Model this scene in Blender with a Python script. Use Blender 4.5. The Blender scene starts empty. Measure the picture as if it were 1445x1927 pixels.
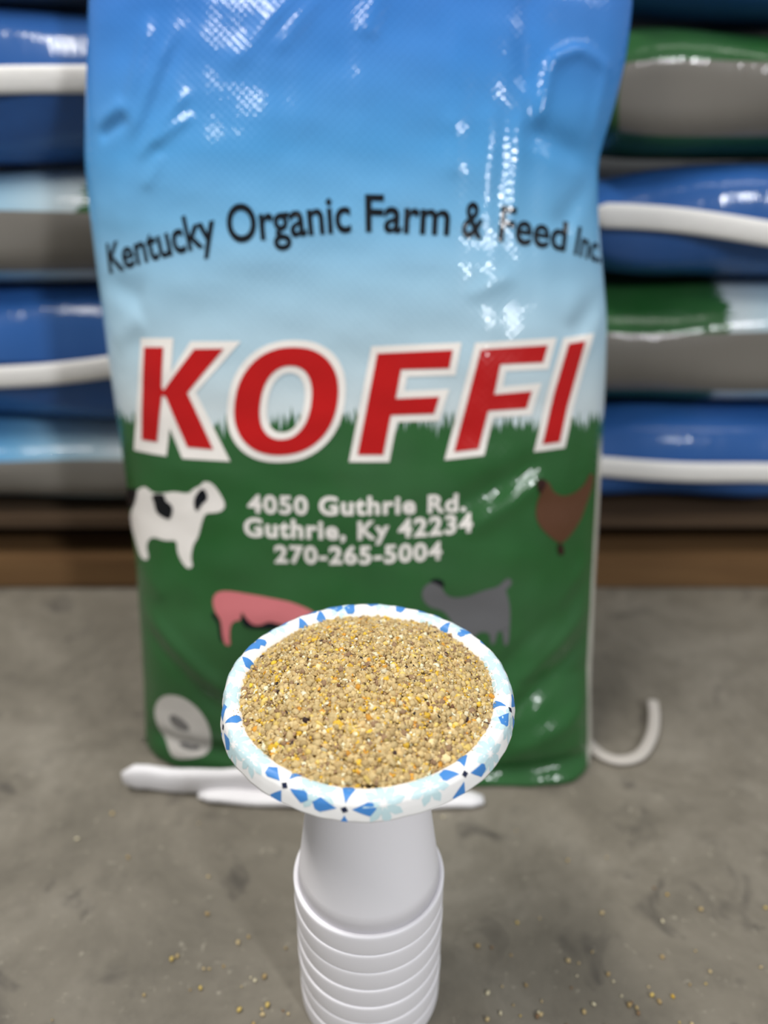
import bpy, bmesh, math, random
import numpy as np
from mathutils import Vector, Matrix
from mathutils.geometry import tessellate_polygon

random.seed(7); RNG = np.random.default_rng(7)
scene = bpy.context.scene
COL = scene.collection
R = math.radians

# ---------------------------------------------------------------- camera, world, lights, exposure
cam_d = bpy.data.cameras.new('camera'); cam = bpy.data.objects.new('camera', cam_d); COL.objects.link(cam)
cam.location = (0, 0, .583); cam.rotation_euler = (R(90 - 26), 0, 0)
cam_d.sensor_fit = 'VERTICAL'; cam_d.sensor_height = 36; cam_d.lens = 1456 / 1927 * 36
cam_d.clip_start = .01
cam_d.dof.use_dof = True; cam_d.dof.focus_distance = .455; cam_d.dof.aperture_fstop = 2.6
scene.camera = cam

world = bpy.data.worlds.new('world'); scene.world = world; world.use_nodes = True
bg = world.node_tree.nodes['Background']; bg.inputs[0].default_value = (.93, .96, 1, 1); bg.inputs[1].default_value = .22

def area(name, loc, target, sx, sy, watts, col):
    l = bpy.data.lights.new(name, 'AREA'); l.shape = 'RECTANGLE'; l.size = sx; l.size_y = sy; l.energy = watts; l.color = col
    o = bpy.data.objects.new(name, l); COL.objects.link(o); o.location = loc
    o.rotation_euler = (Vector(target) - Vector(loc)).to_track_quat('-Z', 'Y').to_euler()
    return o
area('ceiling_tube_light', (-1.1, .28, 2.9), (-.5, .4, 0), 2.0, .3, 58, (1, .97, .93))
area('ceiling_tube_light', (1.9, .15, 3.1), (1.9, .25, 0), 2.4, .25, 14, (1, .97, .93))
area('high_window_daylight', (1.9, -2.2, 2.45), (0.05, .6, .45), .26, .72, 50, (.95, .97, 1))
vs = scene.view_settings
vs.view_transform = 'Standard'; vs.look = 'None'; vs.gamma = 1; vs.use_curve_mapping = False; vs.exposure = 0.42

# ---------------------------------------------------------------- helpers
def lin(r, g, b):
    f = lambda c: (c / 255 / 12.92) if c / 255 <= .04045 else ((c / 255 + .055) / 1.055) ** 2.4
    return (f(r), f(g), f(b), 1)
def link(name, mesh, mats, parent=None, smooth=True):
    o = bpy.data.objects.new(name, mesh); COL.objects.link(o)
    for m in (mats if isinstance(mats, (list, tuple)) else [mats]): mesh.materials.append(m)
    if smooth: mesh.polygons.foreach_set('use_smooth', [True] * len(mesh.polygons))
    if parent: o.parent = parent
    return o
def mesh_of(name, verts, faces):
    me = bpy.data.meshes.new(name); me.from_pydata([tuple(map(float, v)) for v in verts], [], faces); me.update(); return me
def tag(o, label=None, cat=None, group=None, kind=None):
    for k, v in (('label', label), ('category', cat), ('group', group), ('kind', kind)):
        if v: o[k] = v
    return o
def empty(name, loc=(0, 0, 0), rot=(0, 0, 0)):
    o = bpy.data.objects.new(name, None); COL.objects.link(o); o.location = loc; o.rotation_euler = rot; o.empty_display_size = .05; return o
def box_mesh(name, sx, sy, sz, bev=.003, jitter=0):
    bm = bmesh.new(); bmesh.ops.create_cube(bm, size=1)
    for v in bm.verts:
        v.co = Vector((v.co.x * sx, v.co.y * sy, v.co.z * sz)) + Vector([random.uniform(-jitter, jitter) for _ in range(3)])
    bmesh.ops.bevel(bm, geom=bm.edges[:] , offset=bev, segments=2, affect='EDGES')
    me = bpy.data.meshes.new(name); bm.to_mesh(me); bm.free(); return me
def lathe_mesh(name, prof, seg=96, warp=None):
    V = []; Fc = []; n = len(prof)
    for i in range(seg):
        a = 2 * math.pi * i / seg
        for (r, z) in prof:
            if warp: r, z = warp(a, r, z)
            V.append((r * math.cos(a), r * math.sin(a), z))
    for i in range(seg):
        j = (i + 1) % seg
        for k in range(n - 1):
            Fc.append((i * n + k, j * n + k, j * n + k + 1, i * n + k + 1))
    me = mesh_of(name, V, Fc)
    bm = bmesh.new(); bm.from_mesh(me); bmesh.ops.remove_doubles(bm, verts=bm.verts, dist=1e-5); bmesh.ops.recalc_face_normals(bm, faces=bm.faces); bm.to_mesh(me); bm.free()
    return me

# ---- node helpers
class NT:
    def __init__(s, name):
        s.m = bpy.data.materials.new(name); s.m.use_nodes = True; s.t = s.m.node_tree
        s.b = s.t.nodes['Principled BSDF']
    def n(s, typ, **kw):
        x = s.t.nodes.new(typ)
        for k, v in kw.items(): setattr(x, k, v)
        return x
    def l(s, a, b): s.t.links.new(a, b)
    def math(s, op, a, b=None, clamp=False):
        x = s.n('ShaderNodeMath', operation=op); x.use_clamp = clamp
        for i, v in enumerate((a, b)):
            if v is None: continue
            if isinstance(v, (int, float)): x.inputs[i].default_value = v
            else: s.l(v, x.inputs[i])
        return x.outputs[0]
    def mix(s, f, a, b, mode='MIX'):
        x = s.n('ShaderNodeMix', data_type='RGBA', blend_type=mode)
        for i, v in ((0, f), (6, a), (7, b)):
            if isinstance(v, (int, float)): x.inputs[i].default_value = v
            elif isinstance(v, tuple): x.inputs[i].default_value = v
            else: s.l(v, x.inputs[i])
        return x.outputs[2]
    def noise(s, vec, scale, detail=3, rough=.55, dist=0):
        x = s.n('ShaderNodeTexNoise'); x.inputs['Scale'].default_value = scale; x.inputs['Detail'].default_value = detail
        x.inputs['Roughness'].default_value = rough; x.inputs['Distortion'].default_value = dist
        if vec is not None: s.l(vec, x.inputs['Vector'])
        return x.outputs['Fac']
    def ramp(s, f, stops, interp='LINEAR'):
        x = s.n('ShaderNodeValToRGB'); cr = x.color_ramp; cr.interpolation = interp
        while len(cr.elements) < len(stops): cr.elements.new(.5)
        for e, (p, c) in zip(cr.elements, stops): e.position = p; e.color = c
        s.l(f, x.inputs[0]); return x.outputs[0]
    def bump(s, h, strength, dist, prev=None):
        x = s.n('ShaderNodeBump'); x.inputs['Strength'].default_value = strength; x.inputs['Distance'].default_value = dist
        s.l(h, x.inputs['Height'])
        if prev is not None: s.l(prev, x.inputs['Normal'])
        return x.outputs[0]
    def set(s, **kw):
        for k, v in kw.items():
            i = s.b.inputs[k]
            if isinstance(v, (int, float, tuple)): i.default_value = v
            else: s.l(v, i)
        return s.m

def plain(name, col, rough=.6, spec=.5, bump=None, **kw):
    t = NT(name); t.set(**{'Base Color': col, 'Roughness': rough, 'Specular IOR Level': spec}); t.set(**kw)
    if bump:
        tc = t.n('ShaderNodeTexCoord'); f = t.noise(tc.outputs['Object'], bump[0], 4)
        t.set(Normal=t.bump(f, bump[1], bump[2]))
    return t.m

# woven plastic with a clear laminate: weave and crinkle as fine relief, colour per print
def laminate(name, colour=None, printed=False, rough=.26, crinkle=1.0):
    t = NT(name)
    uv = t.n('ShaderNodeUVMap'); uv.uv_map = 'print'
    sep = t.n('ShaderNodeSeparateXYZ'); t.l(uv.outputs[0], sep.inputs[0])
    x, y = sep.outputs[0], sep.outputs[1]
    if printed:
        sky = t.ramp(t.math('DIVIDE', y, .86, True), [(.0, lin(192, 205, 208)), (.415, lin(190, 203, 207)), (.47, lin(170, 197, 210)), (.54, lin(144, 187, 212)),
                     (.60, lin(104, 166, 206)), (.67, lin(64, 144, 202)), (.76, lin(44, 122, 196)), (.86, lin(36, 106, 188)), (.96, lin(16, 84, 156)), (1., lin(14, 78, 146))])  # deep sky print; top stops also darkened for dim light on the stacked ends
        cmb = t.n('ShaderNodeCombineXYZ'); t.l(t.math('MULTIPLY', x, 300), cmb.inputs[0]); t.l(t.math('MULTIPLY', y, 14), cmb.inputs[1])
        blade = t.noise(cmb.outputs[0], 1, 2, .6)
        lowf = t.noise(uv.outputs[0], 9, 2)
        edge = t.math('ADD', y, t.math('ADD', t.math('MULTIPLY', t.math('SUBTRACT', blade, .5), .055), t.math('MULTIPLY', t.math('SUBTRACT', lowf, .5), .03)))
        msk = t.math('MULTIPLY', t.math('SUBTRACT', edge, .344), 260, True)
        grass = t.mix(t.noise(uv.outputs[0], 14, 3), lin(6, 70, 12), lin(12, 90, 20))
        colour = t.mix(msk, grass, sky)
        side = t.math('MULTIPLY', t.math('MULTIPLY', t.math('SUBTRACT', x, .2075), 900, True), t.math('MULTIPLY', t.math('SUBTRACT', .33, y), 40, True))
        colour = t.mix(side, colour, lin(186, 184, 172))      # unprinted selvage down the right edge
        colour = t.mix(t.math('MULTIPLY', t.noise(uv.outputs[0], 6, 3), .06), colour, lin(235, 240, 240))
    p = 2 * math.pi / .0074
    w = t.math('MULTIPLY', t.math('SINE', t.math('MULTIPLY', x, p)), t.math('SINE', t.math('MULTIPLY', y, p)))
    b1 = t.bump(w, .30, .0003)
    b2 = t.bump(t.noise(uv.outputs[0], 55, 3, .5), .10 * crinkle, .004, b1)
    b3 = t.bump(t.noise(uv.outputs[0], 16, 2, .5, .4), .10 * crinkle, .012, b2)
    t.set(**{'Base Color': colour, 'Roughness': rough, 'Specular IOR Level': .10, 'Normal': b3, 'Coat Weight': .5, 'Coat Roughness': .06, 'Coat Normal': b3})
    return t.m

# ---------------------------------------------------------------- materials
def concrete():
    t = NT('concrete'); tc = t.n('ShaderNodeTexCoord'); o = tc.outputs['Object']
    a = t.noise(o, 7, 6, .65, .5); b = t.noise(o, 38, 5, .65); c = t.noise(o, 19, 3, .55, .8); d = t.noise(o, 130, 2)
    col = t.ramp(a, [(.30, lin(98, 93, 82)), (.5, lin(118, 112, 100)), (.72, lin(138, 132, 120))])
    col = t.mix(t.math('MULTIPLY', t.math('SUBTRACT', b, .5), 1.3, True), col, lin(74, 70, 62))
    col = t.mix(t.math('MULTIPLY', t.math('SUBTRACT', c, .60), 5, True), col, lin(66, 62, 58))
    col = t.mix(t.math('MULTIPLY', t.math('SUBTRACT', d, .66), 5, True), col, lin(160, 154, 138))
    n = t.bump(b, .25, .002, t.bump(d, .2, .001))
    return t.set(**{'Base Color': col, 'Roughness': .62, 'Specular IOR Level': .35, 'Normal': n})
M_CONC = concrete()
M_PRINT = laminate('sack_print', printed=True)
M_PRINT_LYING = laminate('sack_print_lying', printed=True, rough=.3, crinkle=2.2)
M_GUSSET = laminate('sack_gusset', lin(118, 114, 107), rough=.34, crinkle=2.2)
M_RED = laminate('print_red', lin(178, 20, 20)); M_OUT = laminate('print_white', lin(230, 225, 219))
M_INK = laminate('print_black', lin(14, 18, 24)); M_PINK = laminate('print_pink', lin(204, 116, 120))
M_GREY = laminate('print_grey', lin(98, 98, 100)); M_BROWN = laminate('print_brown', lin(88, 58, 40))
M_DBROWN = laminate('print_dark_brown', lin(48, 26, 22)); M_SEAL = laminate('print_seal', lin(196, 192, 186)); M_SEALD = laminate('print_seal_grey', lin(112, 110, 108))
M_HEM = plain('white_hem', lin(236, 234, 236), .45, .4, (120, .2, .002))
M_TAPE = plain('white_tape', lin(232, 230, 226), .5, .4, (90, .2, .003))
M_FOAM = plain('white_foam', lin(243, 241, 245), .38, .4, (400, .06, .0006), **{'Subsurface Weight': .08, 'Subsurface Radius': (.01, .01, .01)})
M_PAPER = plain('white_paper', lin(246, 245, 243), .42, .45, (260, .08, .0008))
M_PBLUE = plain('paper_blue', lin(70, 136, 206), .42, .45); M_PAQUA = plain('paper_aqua', lin(198, 224, 228), .42, .45); M_PNAVY = plain('paper_navy', lin(28, 38, 66), .42, .45)
M_STRAP = plain('strap_plastic', lin(188, 182, 174), .5, .4)
def wood(name, a, b):
    t = NT(name); tc = t.n('ShaderNodeTexCoord'); mp = t.n('ShaderNodeMapping'); mp.inputs['Scale'].default_value = (3, 40, 40); t.l(tc.outputs['Object'], mp.inputs[0])
    f = t.noise(mp.outputs[0], 1.5, 5, .6, .5)
    return t.set(**{'Base Color': t.mix(f, a, b), 'Roughness': .75, 'Specular IOR Level': .25, 'Normal': t.bump(f, .3, .003)})
M_WOOD = wood('pallet_wood', lin(88, 62, 38), lin(128, 98, 64)); M_GAPFILM = wood('gap_film_grey', lin(92, 84, 82), lin(120, 110, 106))
M_WOODD = wood('dark_wood', lin(62, 48, 36), lin(88, 70, 52))
def feed_mat():
    t = NT('feed_grain'); a = t.n('ShaderNodeAttribute'); a.attribute_name = 'tint'; tc = t.n('ShaderNodeTexCoord')
    f = t.noise(tc.outputs['Object'], 900, 3); g = t.noise(tc.outputs['Object'], 350, 2)
    col = t.mix(t.math('MULTIPLY', f, .35), a.outputs['Color'], lin(120, 90, 58), 'MULTIPLY')
    return t.set(**{'Base Color': col, 'Roughness': .72, 'Specular IOR Level': .3, 'Normal': t.bump(g, .5, .0006)})
M_FEED = feed_mat()
M_WALL = plain('wall_metal', lin(120, 122, 124), .6, .3)

# ---------------------------------------------------------------- the setting
fl = box_mesh('floor', 9, 9, .1, .002); o = link('floor', fl, M_CONC, smooth=False); o.location = (0, 1, -.05); tag(o, kind='structure')
wv = []; wf = []
for i in range(161):
    xx = -4 + 8 * i / 160; yy = 2.7 + .018 * (1 if (i // 4) % 2 else -1)
    wv += [(xx, yy, 0), (xx, yy, 3.6)]
for i in range(160): wf.append((2 * i, 2 * i + 2, 2 * i + 3, 2 * i + 1))
tag(link('wall_back', mesh_of('wall_back', wv, wf), M_WALL, smooth=False), kind='structure')

# ---------------------------------------------------------------- upright sack: its surface as a function
LEAN = math.radians(15.0)
S_O = np.array([0.0, 0.641, 0.0])                      # foot of the sack's middle plane on the floor
S_UP = np.array([0.0, math.sin(LEAN), math.cos(LEAN)])
S_N = np.array([0.0, -math.cos(LEAN), math.sin(LEAN)])
ST = [-.05, .0, .06, .12, .18, .23, .285, .337, .3875, .437, .485, .535, .573, .584, .622, .665, .708, .78, .86]
SL = [-.258, -.256, -.254, -.2535, -.2536, -.2555, -.2589, -.2632, -.2674, -.2705, -.274, -.277, -.2785, -.2782, -.275, -.2703, -.2662, -.258, -.25]
SR = [.2222, .2212, .2183, .2180, .2172, .2175, .2175, .2172, .2168, .2155, .2085, .2015, .1995, .1997, .2107, .2200, .2234, .222, .215]
BT = [-.05, .03, .12, .30, .48, .60, .70, .80, .86]
BD = [.068, .074, .080, .082, .074, .062, .048, .026, .006]
CREASES = [  # x0, t0, x1, t1, half width, height (negative: a valley)
    (-0.2261, 0.6036, -0.2032, 0.6833, 0.0060, 0.0028),
    (-0.2121, 0.5889, -0.1740, 0.6673, 0.0055, -0.0022),
    (-0.2185, 0.5952, -0.1875, 0.6632, 0.0050, 0.0022),
    (-0.2098, 0.5741, -0.1696, 0.6223, 0.0045, 0.0030),
    (-0.1989, 0.5813, -0.1673, 0.6036, 0.0040, 0.0026),
    (-0.2524, 0.5952, -0.2259, 0.6065, 0.0070, -0.0045),
    (-0.2586, 0.6036, -0.2283, 0.6182, 0.0080, 0.0030),
    (-0.2078, 0.5462, -0.1926, 0.5719, 0.0050, 0.0020),
    (-0.1306, 0.6429, -0.0713, 0.7031, 0.0080, 0.0020),
    (-0.0901, 0.6551, -0.0538, 0.6992, 0.0070, 0.0020),
    (-0.0144, 0.6673, -0.0011, 0.7031, 0.0080, 0.0022),
    (0.1216, 0.7071, 0.1200, 0.6265, 0.0100, -0.0040),
    (0.1336, 0.5994, 0.1437, 0.6511, 0.0060, 0.0045),
    (0.1437, 0.6511, 0.1698, 0.6632, 0.0060, 0.0040),
    (0.1698, 0.6632, 0.1993, 0.6519, 0.0060, 0.0035),
    (0.1993, 0.6519, 0.1869, 0.5931, 0.0060, 0.0040),
    (0.1972, 0.5711, 0.1256, 0.5952, 0.0120, -0.0060),
    (0.1951, 0.5677, 0.1563, 0.5157, 0.0100, -0.0040),
    (0.0607, 0.5548, 0.0576, 0.6015, 0.0060, 0.0015),
    (0.0846, 0.5113, 0.0913, 0.6099, 0.0100, 0.0022),
    (0.1100, 0.5157, 0.1185, 0.6057, 0.0080, 0.0020),
    (0.0742, 0.4530, 0.1114, 0.4711, 0.0070, 0.0018),
    (0.2058, 0.4598, 0.1699, 0.4231, 0.0100, -0.0050),
    (0.2070, 0.4393, 0.1850, 0.4068, 0.0080, 0.0030),
    (0.0681, 0.2686, 0.1410, 0.3069, 0.0120, -0.0035),
    (0.0785, 0.2458, 0.1467, 0.2886, 0.0100, 0.0025),
    (0.1183, 0.0809, 0.2029, 0.1544, 0.0090, 0.0040),
    (0.1241, 0.0614, 0.2069, 0.1275, 0.0090, -0.0040),
    (0.1073, 0.1030, 0.2013, 0.1862, 0.0100, -0.0030),
    (0.1354, 0.1139, 0.2005, 0.2019, 0.0100, 0.0025),
    (0.1253, 0.0246, 0.2105, 0.0586, 0.0120, 0.0050),
    (-0.2363, 0.1517, -0.1521, 0.0809, 0.0100, 0.0040),
    (-0.2374, 0.1329, -0.1580, 0.0642, 0.0100, -0.0030),
    (-0.2147, 0.1730, -0.2435, 0.1993, 0.0100, 0.0020),
    (0.1102, -0.0018, 0.2160, 0.0063, 0.0100, -0.0090),
    (-0.2494, 0.0218, -0.0860, 0.0132, 0.0090, -0.0060),
    (-0.0861, 0.0074, 0.1102, -0.0018, 0.0100, -0.0080),
    (-0.2591, 0.4711, -0.2180, 0.4530, 0.0120, -0.0030),
    (-0.2536, 0.4162, -0.2191, 0.4347, 0.0120, 0.0030),
]
def _smooth(T, V, t):
    return np.interp(t, T, V) * .5 + .25 * (np.interp(t - .012, T, V) + np.interp(t + .012, T, V))
def sack_edges(t):
    return _smooth(ST, SL, t), _smooth(ST, SR, t)
def sack_relief(x, t):
    d = (0.0016 * np.sin(21 * x + 13 * t + .6) * np.sin(17 * t - 9 * x + 1.1)
         + 0.0009 * np.sin(47 * x - 38 * t + .3) * np.sin(33 * t + 21 * x)
         + 0.00045 * np.sin(95 * x + 71 * t) * np.sin(83 * t - 52 * x + 2.)
         + 0.0004 * np.sin(140 * x - 60 * t + 1.) * np.sin(60 * t + 90 * x))
    for (x0, t0, x1, t1, w, h) in CREASES:
        L = math.hypot(x1 - x0, t1 - t0); ex, et = (x1 - x0) / L, (t1 - t0) / L
        a = ((x - x0) * ex + (t - t0) * et) / L
        p = -(x - x0) * et + (t - t0) * ex
        fade = np.clip((a + .15) / .3, 0, 1) * np.clip((1.15 - a) / .3, 0, 1)
        fade = fade * fade * (3 - 2 * fade)
        d = d + h * fade * np.exp(-(p / w) ** 2)
    return d
def sack_depth(x, t):
    l, r = sack_edges(t)
    u = np.clip((x - (l + r) / 2) / ((r - l) / 2), -1, 1)
    f = np.clip(1 - np.abs(u) ** (3.0 + 9 * np.clip((.09 - t) / .12, 0, 1) * (u > 0)), 0, 1) ** .6
    return np.interp(t, BT, BD) * f + sack_relief(x, t) * np.clip((1 - np.abs(u)) * 7, 0, 1)
def sack_point(x, t, off=0.0):
    x = np.asarray(x, float); t = np.asarray(t, float)
    d = sack_depth(x, t)
    p = S_O + x[..., None] * np.array([1., 0, 0]) + t[..., None] * S_UP + d[..., None] * S_N
    if off:
        e = 1e-3
        dx = (sack_depth(x + e, t) - sack_depth(x - e, t)) / (2 * e)
        dt = (sack_depth(x, t + e) - sack_depth(x, t - e)) / (2 * e)
        n = S_N - dx[..., None] * np.array([1., 0, 0]) - dt[..., None] * S_UP
        n /= np.linalg.norm(n, axis=-1, keepdims=True)
        p = p + n * off
    low = np.maximum(.002 - p[..., 2], 0)
    p[..., 1] += low * 1.6; p[..., 0] += np.where(p[..., 0] > -.018, -.4, .4) * low; p[..., 2] += low
    return p

LETTERS = [([[(-0.2175, 0.4101), (-0.198, 0.4099), (-0.2012, 0.3748), (-0.1995, 0.3717), (-0.1683, 0.4081), (-0.141, 0.4085), (-0.1762, 0.3696), (-0.1534, 0.3194), (-0.1785, 0.3209), (-0.1979, 0.3662), (-0.2013, 0.367), (-0.209, 0.3244), (-0.2261, 0.3257)]], [[(-0.2209, 0.4183), (-0.188, 0.4179), (-0.1914, 0.3876), (-0.1716, 0.4149), (-0.1255, 0.4147), (-0.1684, 0.37), (-0.1381, 0.3091), (-0.184, 0.3103), (-0.1957, 0.3377), (-0.2003, 0.3117), (-0.2371, 0.3148), (-0.2276, 0.3673)]]), ([[(-0.0409, 0.3628), (-0.0423, 0.3551), (-0.0443, 0.3486), (-0.0468, 0.3427), (-0.05, 0.3372), (-0.0537, 0.3322), (-0.058, 0.3278), (-0.0627, 0.324), (-0.0679, 0.3208), (-0.0735, 0.3184), (-0.0795, 0.3166), (-0.0859, 0.3155), (-0.0934, 0.3151), (-0.1009, 0.3155), (-0.107, 0.3166), (-0.1125, 0.3183), (-0.1174, 0.3208), (-0.1216, 0.324), (-0.1253, 0.3278), (-0.1283, 0.3321), (-0.1307, 0.337), (-0.1324, 0.3424), (-0.1332, 0.3483), (-0.1332, 0.3549), (-0.1322, 0.3627), (-0.1305, 0.3705), (-0.1284, 0.3769), (-0.1257, 0.3828), (-0.1225, 0.3882), (-0.1187, 0.393), (-0.1145, 0.3973), (-0.1097, 0.401), (-0.1045, 0.404), (-0.099, 0.4064), (-0.0931, 0.4082), (-0.0868, 0.4092), (-0.0794, 0.4096), (-0.0721, 0.4092), (-0.0661, 0.4082), (-0.0607, 0.4065), (-0.0559, 0.404), (-0.0517, 0.401), (-0.0481, 0.3973), (-0.0451, 0.393), (-0.0428, 0.3882), (-0.0412, 0.3828), (-0.0404, 0.377), (-0.0402, 0.3705)], [(-0.0645, 0.3614), (-0.0653, 0.3561), (-0.0665, 0.3517), (-0.0679, 0.3476), (-0.0696, 0.3439), (-0.0716, 0.3406), (-0.0738, 0.3376), (-0.0763, 0.335), (-0.0789, 0.3328), (-0.0817, 0.3311), (-0.0848, 0.3299), (-0.088, 0.3292), (-0.0917, 0.3289), (-0.0953, 0.3292), (-0.0983, 0.3299), (-0.101, 0.3312), (-0.1034, 0.3328), (-0.1054, 0.335), (-0.1072, 0.3375), (-0.1086, 0.3405), (-0.1096, 0.3438), (-0.1102, 0.3476), (-0.1105, 0.3516), (-0.1103, 0.3561), (-0.1096, 0.3614), (-0.1086, 0.3667), (-0.1074, 0.3711), (-0.1059, 0.3752), (-0.1042, 0.3789), (-0.1022, 0.3822), (-0.0999, 0.3851), (-0.0974, 0.3877), (-0.0948, 0.3898), (-0.092, 0.3914), (-0.089, 0.3926), (-0.0858, 0.3934), (-0.0821, 0.3936), (-0.0785, 0.3934), (-0.0755, 0.3926), (-0.0729, 0.3914), (-0.0706, 0.3898), (-0.0686, 0.3876), (-0.067, 0.3851), (-0.0657, 0.3822), (-0.0647, 0.3788), (-0.0641, 0.3751), (-0.0638, 0.3711), (-0.0639, 0.3667)]], [[(-0.0345, 0.3628), (-0.0361, 0.354), (-0.0383, 0.3467), (-0.0412, 0.3399), (-0.0448, 0.3337), (-0.049, 0.3281), (-0.0539, 0.3231), (-0.0593, 0.3187), (-0.0652, 0.3151), (-0.0716, 0.3123), (-0.0784, 0.3102), (-0.0858, 0.309), (-0.0944, 0.3086), (-0.103, 0.309), (-0.1101, 0.3102), (-0.1163, 0.3122), (-0.1218, 0.3151), (-0.1267, 0.3187), (-0.1309, 0.323), (-0.1344, 0.3279), (-0.1372, 0.3334), (-0.1391, 0.3396), (-0.1401, 0.3463), (-0.1401, 0.3537), (-0.139, 0.3626), (-0.137, 0.3715), (-0.1345, 0.3788), (-0.1315, 0.3855), (-0.1277, 0.3916), (-0.1233, 0.3971), (-0.1184, 0.4019), (-0.113, 0.4061), (-0.1071, 0.4095), (-0.1008, 0.4123), (-0.0941, 0.4142), (-0.0869, 0.4154), (-0.0784, 0.4158), (-0.0701, 0.4154), (-0.0633, 0.4143), (-0.0572, 0.4123), (-0.0517, 0.4095), (-0.0468, 0.4061), (-0.0427, 0.4019), (-0.0393, 0.3971), (-0.0367, 0.3916), (-0.0349, 0.3855), (-0.0339, 0.3789), (-0.0337, 0.3716)], [(-0.0707, 0.3614), (-0.0714, 0.3572), (-0.0723, 0.3536), (-0.0734, 0.3503), (-0.0746, 0.3473), (-0.0761, 0.3446), (-0.0778, 0.3422), (-0.0796, 0.3401), (-0.0815, 0.3383), (-0.0836, 0.337), (-0.0858, 0.336), (-0.0881, 0.3354), (-0.0908, 0.3352), (-0.0934, 0.3354), (-0.0956, 0.336), (-0.0975, 0.337), (-0.0992, 0.3383), (-0.1006, 0.3401), (-0.1018, 0.3421), (-0.1028, 0.3445), (-0.1035, 0.3473), (-0.1039, 0.3502), (-0.104, 0.3535), (-0.1038, 0.3571), (-0.1033, 0.3614), (-0.1025, 0.3657), (-0.1016, 0.3693), (-0.1005, 0.3725), (-0.0992, 0.3755), (-0.0977, 0.3782), (-0.096, 0.3806), (-0.0942, 0.3826), (-0.0923, 0.3844), (-0.0902, 0.3857), (-0.0881, 0.3867), (-0.0858, 0.3873), (-0.0831, 0.3875), (-0.0805, 0.3873), (-0.0783, 0.3867), (-0.0765, 0.3857), (-0.0748, 0.3844), (-0.0734, 0.3826), (-0.0722, 0.3806), (-0.0713, 0.3782), (-0.0707, 0.3755), (-0.0703, 0.3725), (-0.0701, 0.3693), (-0.0702, 0.3657)]]), ([[(-0.0058, 0.4043), (0.0602, 0.4071), (0.0573, 0.3915), (0.015, 0.3903), (0.0103, 0.365), (0.0489, 0.3667), (0.0443, 0.3519), (0.0061, 0.3505), (-0.0007, 0.3154), (-0.0235, 0.3155)]], [[(-0.011, 0.4104), (0.0679, 0.4137), (0.0628, 0.3853), (0.0203, 0.3841), (0.0181, 0.3717), (0.0578, 0.3734), (0.0492, 0.3456), (0.0115, 0.3443), (0.0046, 0.3089), (-0.0314, 0.309)]]), ([[(0.0851, 0.4076), (0.1464, 0.4116), (0.1425, 0.3966), (0.1028, 0.3949), (0.0979, 0.3684), (0.1329, 0.3712), (0.1284, 0.3558), (0.0927, 0.3541), (0.0847, 0.3202), (0.0626, 0.3179)]], [[(0.0801, 0.4134), (0.1554, 0.4184), (0.1481, 0.3905), (0.1083, 0.3889), (0.1058, 0.3754), (0.142, 0.3782), (0.1337, 0.3497), (0.0981, 0.3481), (0.0899, 0.3143), (0.0542, 0.3106)]]), ([[(0.1672, 0.4131), (0.1844, 0.4155), (0.1684, 0.3571), (0.1618, 0.3244), (0.1446, 0.323), (0.1549, 0.3704)]], [[(0.162, 0.4182), (0.1943, 0.4229), (0.175, 0.3555), (0.1677, 0.3187), (0.1369, 0.3161), (0.1485, 0.372)]])]
ARC = [(-0.2564, 0.4774), (-0.2409, 0.4786), (-0.1979, 0.4867), (-0.1531, 0.496), (-0.126, 0.4985), (-0.0879, 0.5018), (-0.056, 0.5051), (-0.0308, 0.5068), (-0.0085, 0.5074), (0.0561, 0.5045), (0.077, 0.5026), (0.1102, 0.4995), (0.1632, 0.4943), (0.183, 0.4902), (0.2119, 0.4866)]
ARC_CAP = [(-0.2386, 0.0246), (-0.1293, 0.0302), (-0.0085, 0.0296), (0.077, 0.0293), (0.1297, 0.0283), (0.1826, 0.0235)]
ARC_WORDS = [('Kentucky', -0.2521, -0.1443), ('Organic', -0.1339, -0.028), ('Farm', -0.0157, 0.0561), ('&', 0.0666, 0.0851), ('Feed', 0.0989, 0.1621), ('Inc.', 0.1706, 0.2024)]
LINES = [('4050 Guthrie Rd.', -0.1239, 0.0742, [(-0.1239, 0.2629), (-0.0722, 0.2613), (-0.024, 0.2614), (0.0239, 0.2625), (0.0742, 0.2642)], 0.0174), ('Guthrie, Ky 42234', -0.128, 0.0808, [(-0.128, 0.2405), (-0.0727, 0.2391), (-0.0243, 0.2381), (0.0241, 0.2407), (0.0808, 0.2452)], 0.018), ('270-265-5004', -0.1007, 0.0531, [(-0.1007, 0.2157), (-0.057, 0.2148), (-0.0082, 0.2153), (0.0531, 0.2197)], 0.0175)]
COW = [(-0.2356, 0.2771), (-0.226, 0.2815), (-0.2184, 0.2754), (-0.2039, 0.2767), (-0.1953, 0.279), (-0.1797, 0.2775), (-0.1749, 0.2828), (-0.1676, 0.2856), (-0.1647, 0.29), (-0.1569, 0.2895), (-0.1497, 0.2804), (-0.1443, 0.2689), (-0.148, 0.2628), (-0.1559, 0.2608), (-0.1648, 0.2603), (-0.169, 0.2497), (-0.1734, 0.2356), (-0.1781, 0.2302), (-0.1815, 0.216), (-0.1792, 0.2075), (-0.1859, 0.2051), (-0.1922, 0.2131), (-0.1956, 0.2215), (-0.1949, 0.2321), (-0.2076, 0.2299), (-0.2209, 0.2325), (-0.228, 0.2277), (-0.231, 0.2199), (-0.2284, 0.2096), (-0.2332, 0.2059), (-0.2408, 0.2084), (-0.2453, 0.22), (-0.2506, 0.2331), (-0.2537, 0.2451), (-0.2444, 0.2589), (-0.2474, 0.2674)]
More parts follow.
